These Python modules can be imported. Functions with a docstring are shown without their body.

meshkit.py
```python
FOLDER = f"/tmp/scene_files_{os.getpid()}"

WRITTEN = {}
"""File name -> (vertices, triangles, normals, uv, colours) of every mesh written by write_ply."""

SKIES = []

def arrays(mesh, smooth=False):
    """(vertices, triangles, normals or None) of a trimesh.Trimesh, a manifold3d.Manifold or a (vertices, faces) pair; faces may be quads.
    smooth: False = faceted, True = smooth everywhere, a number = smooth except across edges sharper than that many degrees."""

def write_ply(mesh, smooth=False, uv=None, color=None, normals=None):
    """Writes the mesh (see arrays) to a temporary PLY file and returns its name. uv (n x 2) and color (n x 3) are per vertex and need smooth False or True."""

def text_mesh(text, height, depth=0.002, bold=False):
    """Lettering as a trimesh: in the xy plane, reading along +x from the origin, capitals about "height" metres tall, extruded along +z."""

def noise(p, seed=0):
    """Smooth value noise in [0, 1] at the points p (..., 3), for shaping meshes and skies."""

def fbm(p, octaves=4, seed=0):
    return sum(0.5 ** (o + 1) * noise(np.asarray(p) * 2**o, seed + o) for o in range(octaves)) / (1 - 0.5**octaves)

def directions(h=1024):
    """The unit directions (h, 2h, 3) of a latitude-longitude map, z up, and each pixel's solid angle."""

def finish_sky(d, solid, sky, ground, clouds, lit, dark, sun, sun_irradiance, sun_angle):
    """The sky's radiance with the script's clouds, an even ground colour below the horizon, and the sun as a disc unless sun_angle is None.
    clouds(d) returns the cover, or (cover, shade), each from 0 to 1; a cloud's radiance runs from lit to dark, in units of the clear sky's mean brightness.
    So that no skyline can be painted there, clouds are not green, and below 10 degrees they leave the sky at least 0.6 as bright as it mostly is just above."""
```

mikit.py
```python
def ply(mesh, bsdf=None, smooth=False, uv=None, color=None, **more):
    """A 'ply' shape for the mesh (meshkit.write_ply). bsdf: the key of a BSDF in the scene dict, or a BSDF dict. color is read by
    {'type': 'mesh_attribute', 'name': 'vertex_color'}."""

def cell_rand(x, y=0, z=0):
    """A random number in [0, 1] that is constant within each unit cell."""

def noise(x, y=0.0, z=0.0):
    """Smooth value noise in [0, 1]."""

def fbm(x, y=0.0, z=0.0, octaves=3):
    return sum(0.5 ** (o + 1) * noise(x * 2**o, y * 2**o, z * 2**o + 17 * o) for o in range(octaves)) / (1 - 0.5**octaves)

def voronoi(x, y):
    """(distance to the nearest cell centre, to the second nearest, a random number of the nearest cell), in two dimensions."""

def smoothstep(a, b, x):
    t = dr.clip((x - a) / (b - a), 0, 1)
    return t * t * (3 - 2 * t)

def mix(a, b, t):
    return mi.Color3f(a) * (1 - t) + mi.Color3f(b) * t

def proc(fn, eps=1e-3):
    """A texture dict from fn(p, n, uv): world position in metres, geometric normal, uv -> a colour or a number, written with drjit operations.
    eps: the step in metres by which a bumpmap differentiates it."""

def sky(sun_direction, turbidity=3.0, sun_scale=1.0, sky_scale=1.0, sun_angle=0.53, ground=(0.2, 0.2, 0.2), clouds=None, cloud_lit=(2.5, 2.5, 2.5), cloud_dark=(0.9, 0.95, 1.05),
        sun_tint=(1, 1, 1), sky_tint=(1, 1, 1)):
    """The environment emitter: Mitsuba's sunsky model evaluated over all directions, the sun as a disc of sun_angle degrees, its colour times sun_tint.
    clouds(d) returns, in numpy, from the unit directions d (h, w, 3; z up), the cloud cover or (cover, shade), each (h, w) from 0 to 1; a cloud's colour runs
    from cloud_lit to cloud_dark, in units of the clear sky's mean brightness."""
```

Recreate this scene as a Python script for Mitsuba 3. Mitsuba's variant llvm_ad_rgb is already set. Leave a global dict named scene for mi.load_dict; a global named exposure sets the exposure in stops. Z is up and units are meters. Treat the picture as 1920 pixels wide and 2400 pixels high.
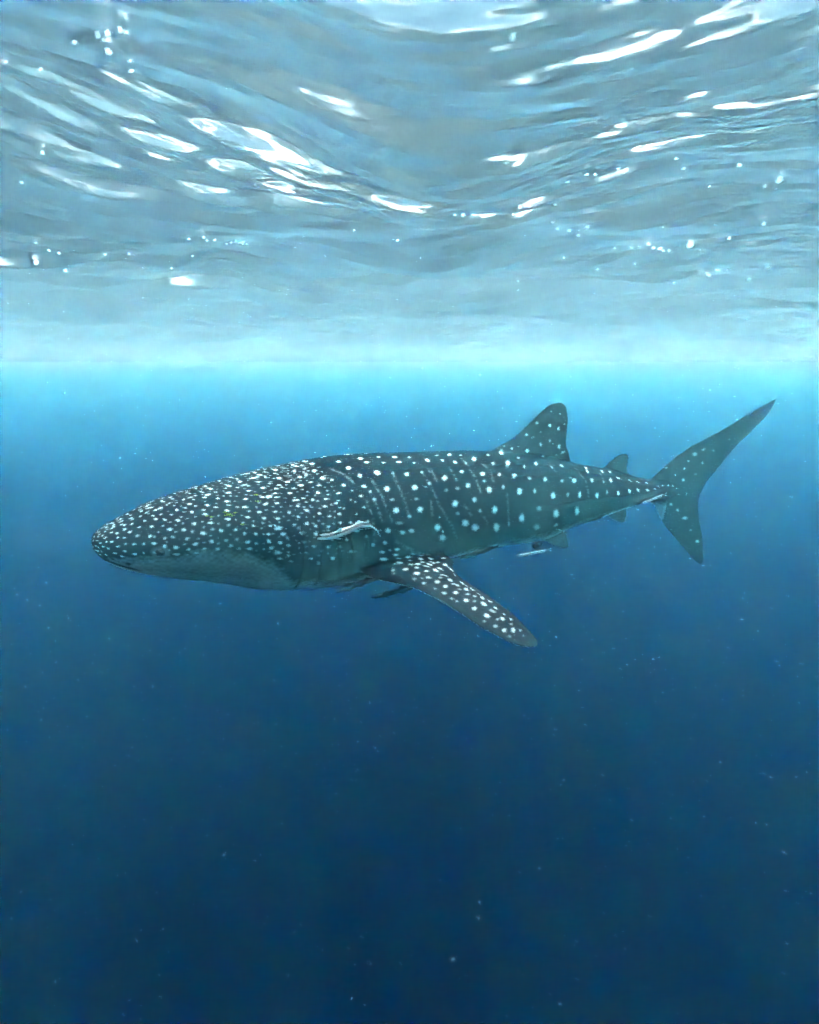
import math
import numpy as np, trimesh, manifold3d
import mitsuba as mi, mikit, meshkit
from scipy import sparse
from scipy.interpolate import PchipInterpolator
from scipy.spatial import cKDTree

T = mi.ScalarTransform4f
scene, labels = {}, {}

# ---------------------------------------------------------------- camera, light, exposure
PITCH = math.radians(14.4)
scene["camera"] = {"type": "perspective", "fov": 70.0, "fov_axis": "x", "near_clip": 0.03, "far_clip": 60000.0, "medium": {"type": "ref", "id": "upper_water"},
                   "to_world": T().look_at(origin=[0, 0, 0], target=[0, math.cos(PITCH), -math.sin(PITCH)], up=[0, 0, 1])}
SUN_AZ, SUN_EL = math.radians(14), math.radians(70)
scene["sky"] = mikit.sky((math.sin(SUN_AZ) * math.cos(SUN_EL), math.cos(SUN_AZ) * math.cos(SUN_EL), math.sin(SUN_EL)), turbidity=3, sun_angle=36, sun_scale=0.1, sky_scale=0.012, sun_tint=(.70, 1.0, 1.32), sky_tint=(.85, 1.08, 1.0))
exposure = 7.2


def medium(scatter, absorb, g):
    s, a = np.array(scatter, float), np.array(absorb, float)
    return {"type": "homogeneous", "albedo": {"type": "rgb", "value": (s / (s + a)).tolist()}, "sigma_t": {"type": "rgb", "value": (s + a).tolist()}, "phase": {"type": "hg", "g": g}}


# sea water in layers, from plankton and fine bubbles under the waves to clear dark water in the deep: scattering, absorption per metre
LAYERS = [("surface_water", None, [.060, .088, .090], [.020, .0030, .0038]),
          ("upper_water", .40, [.025, .052, .054], [.0125, .0018, .0024]),
          ("middle_water", -.30, [.0085, .038, .045], [.034, .0050, .0028]),
          ("lower_water", -1.7, [.0010, .0110, .026], [.09, .024, .0062]),
          ("deep_water", -4.2, [.0001, .0003, .0036], [.15, .095, .021])]
for name, top, s, a in LAYERS:
    scene[name] = medium(s, a, .68)

# ---------------------------------------------------------------- the sea: waves, haze of the water, sea floor
SURFACE = .90                                                         # the mean water level above the camera


def sea_height(x, y, spacing):
    rng = np.random.default_rng(11)
    z = np.zeros_like(x)
    for lam, amp, deg, ph in ((6.5, .11, 84, .6), (3.6, .07, 112, 2.1), (2.2, .045, 62, 4.0), (1.45, .026, 128, 1.2), (1.0, .016, 88, 5.1)):
        k, a = 2 * math.pi / lam, math.radians(deg)
        z += amp * np.sin(k * (x * math.cos(a) + y * math.sin(a)) + ph)
    z -= .13 * np.exp(-((x - .06 * y) / .62) ** 2) * smooth(.5, 1.6, y) * (1 - smooth(3.2, 6.0, y))      # one swell hangs low ahead
    warp = .35 * (meshkit.fbm(np.stack([x * .5, y * .5, 0 * x], -1), 3, seed=5) - .5)
    q = y + .34 * x ** 2 / (1 + (x / 2.6) ** 2) + warp                # crest lines bow towards the viewer at both sides
    gust = .55 + .9 * smooth(.38, .68, meshkit.fbm(np.stack([x * .6, q * .9, 0 * x + 3], -1), 3, seed=9))
    for low, high, n, steep, spread in ((.03, .12, 60, .023, .20), (.12, .7, 40, .054, .34)):
        for _ in range(n):                                            # fine long-crested ripples, then wavelets
            lam = math.exp(rng.uniform(math.log(low), math.log(high)))
            b = rng.normal(0, spread)
            k = 2 * math.pi / lam
            fade = np.clip(lam / (spacing * 2.6) - .8, 0, 1)
            z += fade * gust * steep / k * np.sin(k * (q * math.cos(b) + x * math.sin(b)) + rng.uniform(0, 2 * math.pi))
    return z


def smooth(a, b, x):
    t = np.clip((x - a) / (b - a), 0, 1)
    return t * t * (3 - 2 * t)


def sea_mesh():
    r = np.concatenate([np.linspace(.02, .75, 40)[:-1], np.exp(np.arange(math.log(.75), math.log(7.5), .0029)), np.exp(np.arange(math.log(7.53), math.log(30), .008)), np.geomspace(30.4, 30000, 170)])
    a = np.radians(np.concatenate([np.linspace(-40, 40, 640), np.linspace(40, 320, 120)[1:-1]]))
    R, A = np.meshgrid(r, a, indexing="ij")
    x, y = R * np.sin(A), R * np.cos(A)
    gap = np.maximum(np.gradient(r)[:, None], R * np.gradient(np.unwrap(a))[None] * .6)
    z = SURFACE + sea_height(x, y, gap)
    n, m = x.shape
    i, j = np.meshgrid(np.arange(n - 1), np.arange(m), indexing="ij")
    j2 = (j + 1) % m
    f = np.stack([i * m + j, i * m + j2, (i + 1) * m + j2, (i + 1) * m + j], -1).reshape(-1, 4)
    f = np.vstack([f[:, [0, 1, 2]], f[:, [0, 2, 3]]])
    k = np.arange(m)
    f = np.vstack([f, np.stack([k * 0 + n * m, (k + 1) % m, k], 1)])
    v = np.vstack([np.stack([x, y, z], -1).reshape(-1, 3), [[0, 0, z[0].mean()]]])
    p, q, s = v[f[0]]
    if np.cross(q - p, s - p)[2] < 0:
        f = f[:, ::-1]
    return v, f


scene["sea_glass"] = {"type": "roughdielectric", "distribution": "ggx", "alpha": 0.02, "int_ior": 1.333, "ext_ior": 1.0}
scene["water"] = mikit.ply(sea_mesh(), "sea_glass", smooth=True, interior={"type": "ref", "id": "surface_water"})
labels["water"] = {"kind": "structure", "label": "rippled sea surface seen from below", "category": "water"}
for n in range(1, len(LAYERS)):
    key, top, half, low = "haze" + (f"_{n - 1:03d}" if n > 1 else ""), LAYERS[n][1], 45000 - 10 * n, -400 + n
    scene[key] = {"type": "cube", "to_world": T().translate([0, 0, (top + low) / 2]).scale([half, half, (top - low) / 2]), "bsdf": {"type": "null"},
                  "interior": {"type": "ref", "id": LAYERS[n][0]}, "exterior": {"type": "ref", "id": LAYERS[n - 1][0]}}
    labels[key] = {"kind": "stuff", "label": "blue haze of the open sea water"}
bed_r, bed_a = np.concatenate([[0.5], np.geomspace(8, 30000, 60)]), np.radians(np.arange(0, 360, 4))
BR, BA = np.meshgrid(bed_r, bed_a, indexing="ij")
bx, by = BR * np.sin(BA), BR * np.cos(BA)
bz = -62 + 5 * meshkit.fbm(np.stack([bx * .02, by * .02, 0 * bx], -1), 3, seed=2) * (BR < 600) + 66 * np.clip((BR - 8000) / 22000, 0, 1) ** 2          # far out the floor shelves up to a shore
bi, bj = np.meshgrid(np.arange(len(bed_r) - 1), np.arange(90), indexing="ij")
bj2 = (bj + 1) % 90
scene["sand"] = {"type": "twosided", "b": {"type": "diffuse", "reflectance": {"type": "rgb", "value": [.02, .022, .02]}}}
bv, bf, _ = meshkit.arrays((np.stack([bx, by, bz], -1).reshape(-1, 3), np.stack([bi * 90 + bj, bi * 90 + bj2, (bi + 1) * 90 + bj2, (bi + 1) * 90 + bj], -1).reshape(-1, 4)))
if np.cross(bv[bf[0, 1]] - bv[bf[0, 0]], bv[bf[0, 2]] - bv[bf[0, 0]])[2] < 0:
    bf = bf[:, ::-1]
scene["seabed"] = mikit.ply((bv, bf), "sand", smooth=True)
labels["seabed"] = {"kind": "structure", "label": "dark sea floor far below, lost in the blue", "category": "seabed"}
# ---------------------------------------------------------------- the whale shark: geometry in its own frame (x nose to tail, y away from its left side, z up), metres
SHARK_NOSE = np.array([-1.573742, 2.769964, -0.872812])
SHARK_AXES = np.array([[0.795967, -0.600127, 0.079278], [0.60013, 0.799465, 0.026453], [-0.079255, 0.02652, 0.996501]])
PCL = 4.6923


def shark_world(p):
    return SHARK_NOSE + np.asarray(p) @ SHARK_AXES.T


STATION = np.linspace(0, 1, 61) ** 1.5
ABOVE = np.array([.008, .034, .053, .069, .084, .099, .117, .135, .154, .171, .189, .205, .22, .234, .248, .262, .277, .293, .307, .32, .333, .346, .359, .371, .384, .395, .405, .412, .417, .422, .425, .427, .428, .429, .43, .431, .433, .434, .435, .436, .436, .435, .432, .427, .422, .414, .405, .394, .379, .361, .34, .319, .296, .274, .252, .226, .195, .162, .132, .108, .092])
BELOW = np.array([.008, .042, .07, .093, .112, .131, .147, .162, .176, .188, .201, .214, .226, .239, .253, .268, .286, .306, .324, .341, .355, .366, .376, .383, .389, .394, .394, .391, .385, .377, .37, .363, .357, .352, .347, .343, .338, .333, .327, .32, .315, .311, .31, .311, .314, .317, .318, .313, .299, .278, .254, .236, .222, .206, .186, .164, .142, .122, .104, .094, .091])
WIDE_T = [0, .03, .10, .2, .3, .45, .6, .75, .85, .92, 1.0]
WIDE = [1.55, 1.5, 1.4, 1.25, 1.12, 1.02, .98, .95, .95, .9, .62]
BEND_FROM, BEND = .66, .34


def spine(t):
    q = np.clip((t - BEND_FROM) / (1 - BEND_FROM), 0, None)
    return t * PCL, -BEND * q ** 2, .095 * q ** 2, -2 * BEND * q / (1 - BEND_FROM) / PCL


RIDGES = ((.60, .17, .018), (.84, .36, .014), (1.40, .58, .024))


def body_mesh():
    t = np.concatenate([np.linspace(0, 1, 640) ** 1.5, [1.02, 1.035]])
    ti = np.minimum(t, 1)
    up, dn = PchipInterpolator(STATION ** .5, ABOVE)(ti ** .5), PchipInterpolator(STATION ** .5, BELOW)(ti ** .5)
    w = PchipInterpolator(WIDE_T, WIDE)(ti) * (up + dn) / 2
    shrink = np.where(t > 1.03, .3, np.where(t > 1.01, .8, 1.0))
    up, dn, w = up * shrink, dn * shrink, w * shrink
    ph = np.linspace(0, 2 * math.pi, 289)[:-1]
    T_, P = np.meshgrid(np.arange(len(t)), ph, indexing="ij")
    c, s = np.cos(P), np.sin(P)
    r = (np.abs(c) ** 2.15 + np.abs(s) ** 2.15) ** (-1 / 2.15)
    fold = np.where(P > math.pi, 2 * math.pi - P, P)
    tt = t[T_]
    for a, start, h in RIDGES:                                        # the three long ridges on each flank
        centre = a + .10 * np.clip((tt - .5) / .5, 0, 1) * (1.5 - a)
        k = np.clip((tt - start) / .12, 0, 1) * np.clip((1.02 - tt) / .1, 0, 1)
        d = fold - centre
        r = r * (1 + k * h * (np.exp(-(d / .055) ** 2) - .55 * np.exp(-((d - .13) / .09) ** 2)))
    z = np.where(c > 0, up[T_], dn[T_]) * c * r
    y = w[T_] * s * r
    x0, y0, z0, dy = (v[T_] for v in spine(t))
    c0 = 1 / np.sqrt(1 + dy ** 2)
    x = x0
    # mouth: the lip line around the front of the flat snout, and the five gill grooves
    for q, (gx, z1, z2, lean) in enumerate(GILLS):
        line = gx + lean * (z - z1)
        inside = smooth(z2 - .04, z2 + .02, z) * (1 - smooth(z1 - .02, z1 + .04, z)) * (np.abs(s) > .2)
        dent = inside * (np.exp(-((x - line) / .010) ** 2) - .35 * np.exp(-((x - line - .03) / .02) ** 2))
        y = y * (1 - .016 * dent)
    lip = np.exp(-((z - lip_z(x)) / .007) ** 2) * (x < .22) * smooth(.22, .16, x)
    y, z = y * (1 - .03 * lip), z
    v = np.stack([x - y * dy * c0, y0 + y * c0, z + z0], -1)
    n, m = T_.shape
    i, j = np.meshgrid(np.arange(n - 1), np.arange(m), indexing="ij")
    j2 = (j + 1) % m
    f = np.stack([i * m + j, i * m + j2, (i + 1) * m + j2, (i + 1) * m + j], -1).reshape(-1, 4)
    f = np.vstack([f[:, [0, 1, 2]], f[:, [0, 2, 3]]])
    v = v.reshape(-1, 3)
    a, b = len(v), len(v) + 1
    k = np.arange(m)
    f = np.vstack([f, np.stack([k * 0 + a, (k + 1) % m, k], 1), np.stack([k * 0 + b, (n - 1) * m + k, (n - 1) * m + (k + 1) % m], 1)])
    v = np.vstack([v, v[:m].mean(0) - [[.001, 0, 0]], v[-m:].mean(0)])
    return v, f


GILLS = ((.93, .12, -.30, -.10), (1.03, .13, -.28, -.12), (1.13, .12, -.25, -.14), (1.22, .10, -.21, -.16), (1.30, .08, -.15, -.18))


def lip_z(x):
    return -.055 - .36 * x


def smooth(a, b, x):
    t = np.clip((x - a) / (b - a), 0, 1)
    return t * t * (3 - 2 * t)


def solid(v, f):
    m = manifold3d.Manifold(manifold3d.Mesh(np.asarray(v, np.float32), np.asarray(f, np.uint32)))
    if m.volume() < 0:
        m = manifold3d.Manifold(manifold3d.Mesh(np.asarray(v, np.float32), np.asarray(f, np.uint32)[:, ::-1]))
    return m


def along(points, n):
    """n points evenly along a smooth curve through the points."""
    p = np.asarray(points, float)
    d = np.concatenate([[0], np.cumsum(np.linalg.norm(np.diff(p, axis=0), axis=1))])
    return PchipInterpolator(d, p)(np.linspace(0, d[-1], n) ** 1.0)


def fin_mesh(lead, trail, normal, thick, n=70, m=40, cap=.05, curl=0.0):
    """A fin between its leading and trailing edge (root first, both ending at the tip): an aerofoil section on every chord."""
    a, b = along(lead, n), along(trail, n)
    normal = np.asarray(normal, float) / np.linalg.norm(normal)
    u = np.linspace(0, 1, m)
    xc = (1 - np.cos(math.pi * u)) / 2
    yt = 5 * (.2969 * np.sqrt(xc) - .126 * xc - .3516 * xc ** 2 + .2843 * xc ** 3 - .1036 * xc ** 4)
    yt[0] = yt[-1] = 0
    rows = []
    for k in range(n):
        chord = np.linalg.norm(b[k] - a[k])
        th = min(thick * chord, cap) * (1 - .25 * k / n)
        bend = curl * (k / n) ** 2
        mid = a[k] + xc[:, None] * (b[k] - a[k]) + normal * bend
        up = mid + normal * (yt * th + .0015 * (1 - (2 * xc - 1) ** 8))[:, None]
        dn = mid - normal * (yt * th + .0015 * (1 - (2 * xc - 1) ** 8))[:, None]
        rows.append(np.vstack([up, dn[-2:0:-1]]))
    v = np.stack(rows)
    n, mm = v.shape[:2]
    i, j = np.meshgrid(np.arange(n - 1), np.arange(mm), indexing="ij")
    j2 = (j + 1) % mm
    f = np.stack([i * mm + j, i * mm + j2, (i + 1) * mm + j2, (i + 1) * mm + j], -1).reshape(-1, 4)
    f = np.vstack([f[:, [0, 1, 2]], f[:, [0, 2, 3]]])
    k = np.arange(mm)
    f = np.vstack([f, np.stack([k * 0 + n * mm, (k + 1) % mm, k], 1), np.stack([k * 0 + n * mm + 1, (n - 1) * mm + k, (n - 1) * mm + (k + 1) % mm], 1)])
    v = np.vstack([v.reshape(-1, 3), v[0].mean(0)[None], v[-1].mean(0)[None]])
    return solid(v, f)


def lay(points, o, a, b):
    """Points of an outline (along, height) laid in the plane o + along * a + height * b."""
    return [np.asarray(o) + p[0] * np.asarray(a) + p[1] * np.asarray(b) for p in points]


def shark_body():
    X, Z = np.array([1.0, 0, 0]), np.array([0, 0, 1.0])
    body = solid(*body_mesh())
    fins = []
    d_lead = [(2.62, .30), (2.708, .44), (2.813, .48), (2.942, .54), (3.113, .656), (3.222, .741), (3.3, .793), (3.372, .818), (3.449, .826)]
    d_trail = [(3.60, .26), (3.69, .345), (3.66, .40), (3.629, .429), (3.59, .49), (3.579, .57), (3.576, .656), (3.55, .741), (3.515, .795), (3.449, .826)]
    fins.append(fin_mesh(lay(d_lead, 0 * X, X, Z), lay(d_trail, 0 * X, X, Z), [0, 1, 0], .10, cap=.085))
    tip_lift = np.array([0, -.085, 0])
    o, al = np.array([4.365, -.214, 0]), np.array([1, -.339, 0])
    d_lead = [(-.42, .20), (-.342, .285), (-.259, .359), (-.203, .403), (-.157, .418)]
    d_trail = [(-.02, .12), (.012, .185), (-.063, .238), (-.10, .299), (-.097, .357), (-.10, .396), (-.125, .415), (-.157, .418)]
    fins.append(fin_mesh(lay(d_lead, o, al, Z), lay(d_trail, o, al, Z), [.339, 1, 0], .10, cap=.05))
    a_lead = [(-.30, -.03), (-.22, -.148), (-.139, -.192), (-.068, -.216), (-.040, -.218)]
    a_trail = [(-.04, .0), (-.025, -.083), (-.017, -.127), (-.018, -.172), (-.026, -.20), (-.040, -.218)]
    fins.append(fin_mesh(lay(a_lead, o, al, Z), lay(a_trail, o, al, Z), [.339, 1, 0], .10, cap=.045))
    o, al = np.array([PCL, -BEND, 0]), np.array([.877609, -.479377, 0])
    nrm = [.479377, .877609, 0]
    lead = [(-.32, .11), (-.186, .175), (-.126, .232), (-.045, .324), (.149, .493), (.436, .672), (.648, .816), (.858, .951), (.919, .992), (.943, 1.0)]
    trail = [(-.10, .02), (.20, .04), (.359, .065), (.391, .169), (.469, .297), (.56, .447), (.672, .599), (.79, .727), (.911, .9), (.943, 1.0)]
    fins.append(fin_mesh(lay(lead, o, al, Z), lay(trail, o, al, Z), nrm, .09, cap=.05))
    lead = [(-.22, .06), (-.134, -.012), (-.082, -.049), (-.018, -.136), (.095, -.268), (.255, -.405), (.409, -.541), (.499, -.603), (.522, -.609)]
    trail = [(.05, .16), (.30, .12), (.359, .065), (.368, -.027), (.414, -.175), (.478, -.35), (.528, -.524), (.538, -.584), (.522, -.609)]
    fins.append(fin_mesh(lay(lead, o, al, Z), lay(trail, o, al, Z), nrm, .09, cap=.05))
    for side in (1, -1):
        mir = np.array([1, side, 1])
        lead = np.array([(1.24, -.30, -.15), (1.311, -.425, -.2), (1.411, -.508, -.236), (1.502, -.56, -.255), (1.588, -.624, -.281), (1.677, -.74, -.328), (1.745, -.854, -.375), (1.8, -.976, -.424), (1.857, -1.058, -.457), (1.907, -1.121, -.483), (1.962, -1.157, -.498), (2.03, -1.18, -.507)])
        trail = np.array([(1.93, -.22, -.12), (1.985, -.35, -.17), (2.02, -.451, -.211), (1.985, -.488, -.226), (1.955, -.52, -.239), (1.945, -.553, -.252), (1.959, -.6, -.271), (1.995, -.693, -.309), (2.054, -.826, -.363), (2.092, -.972, -.423), (2.095, -1.087, -.469), (2.092, -1.146, -.493), (2.07, -1.172, -.504), (2.03, -1.18, -.507)])
        nrm = np.cross([1, 0, 0], [0, -.91, -.37])
        if side < 0:                                                   # the far one is held flatter
            lead[:, 2] = -.17 + .35 * (lead[:, 2] + .15)
            trail[:, 2] = -.17 + .35 * (trail[:, 2] + .15)
            nrm = np.cross([1, 0, 0], [0, -.98, -.13])
        fins.append(fin_mesh(lead * mir, trail * mir, nrm * mir, .085, cap=.036))
        lead = np.array([(3.17, -.12, -.22), (3.255, -.188, -.285), (3.356, -.227, -.326), (3.415, -.249, -.345), (3.45, -.252, -.348)])
        trail = np.array([(3.56, -.05, -.15), (3.59, -.106, -.221), (3.553, -.167, -.274), (3.52, -.22, -.318), (3.49, -.245, -.34), (3.45, -.252, -.348)])
        if side < 0:
            lead[:, 2] += .06
            trail[:, 2] += .06
        fins.append(fin_mesh(lead * mir, trail * mir, np.array([0, .65, -.75]) * mir, .10, cap=.04))
    ids = {body.original_id()}
    whole = body
    for q in fins:
        whole = whole + q
    whole = max(whole.decompose(), key=lambda q: q.num_tri()).refine_to_length(.016)
    m = whole.to_mesh()
    v, f = np.array(m.vert_properties[:, :3], float), np.array(m.tri_verts)
    source = np.zeros(len(f), int)
    for k in range(len(m.run_original_id)):
        source[m.run_index[k] // 3:m.run_index[k + 1] // 3] = m.run_original_id[k]
    # weld and fair the seams, so that every fin grows out of the trunk
    tm = trimesh.Trimesh(v, f, process=False)
    tm.merge_vertices()
    v, f = np.array(tm.vertices), np.array(tm.faces)
    e = tm.face_adjacency
    seam = np.unique(tm.face_adjacency_edges[source[e[:, 0]] != source[e[:, 1]]])
    dist = cKDTree(v[seam]).query(v)[0]
    weight = np.exp(-(dist / .055) ** 2)[:, None] * .8
    edge = tm.edges_unique
    adj = sparse.coo_matrix((np.ones(2 * len(edge)), (np.r_[edge[:, 0], edge[:, 1]], np.r_[edge[:, 1], edge[:, 0]])), shape=(len(v), len(v))).tocsr()
    deg = np.asarray(adj.sum(1))
    keep = v.copy()
    for it in range(45):
        v = v + weight * (adj @ v / deg - v)
    thin = smooth(.0, 1.0, weight[:, 0])                              # never let a thin edge collapse
    return manifold3d.Manifold(manifold3d.Mesh(v.astype(np.float32), f.astype(np.uint32))), v, f
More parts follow.
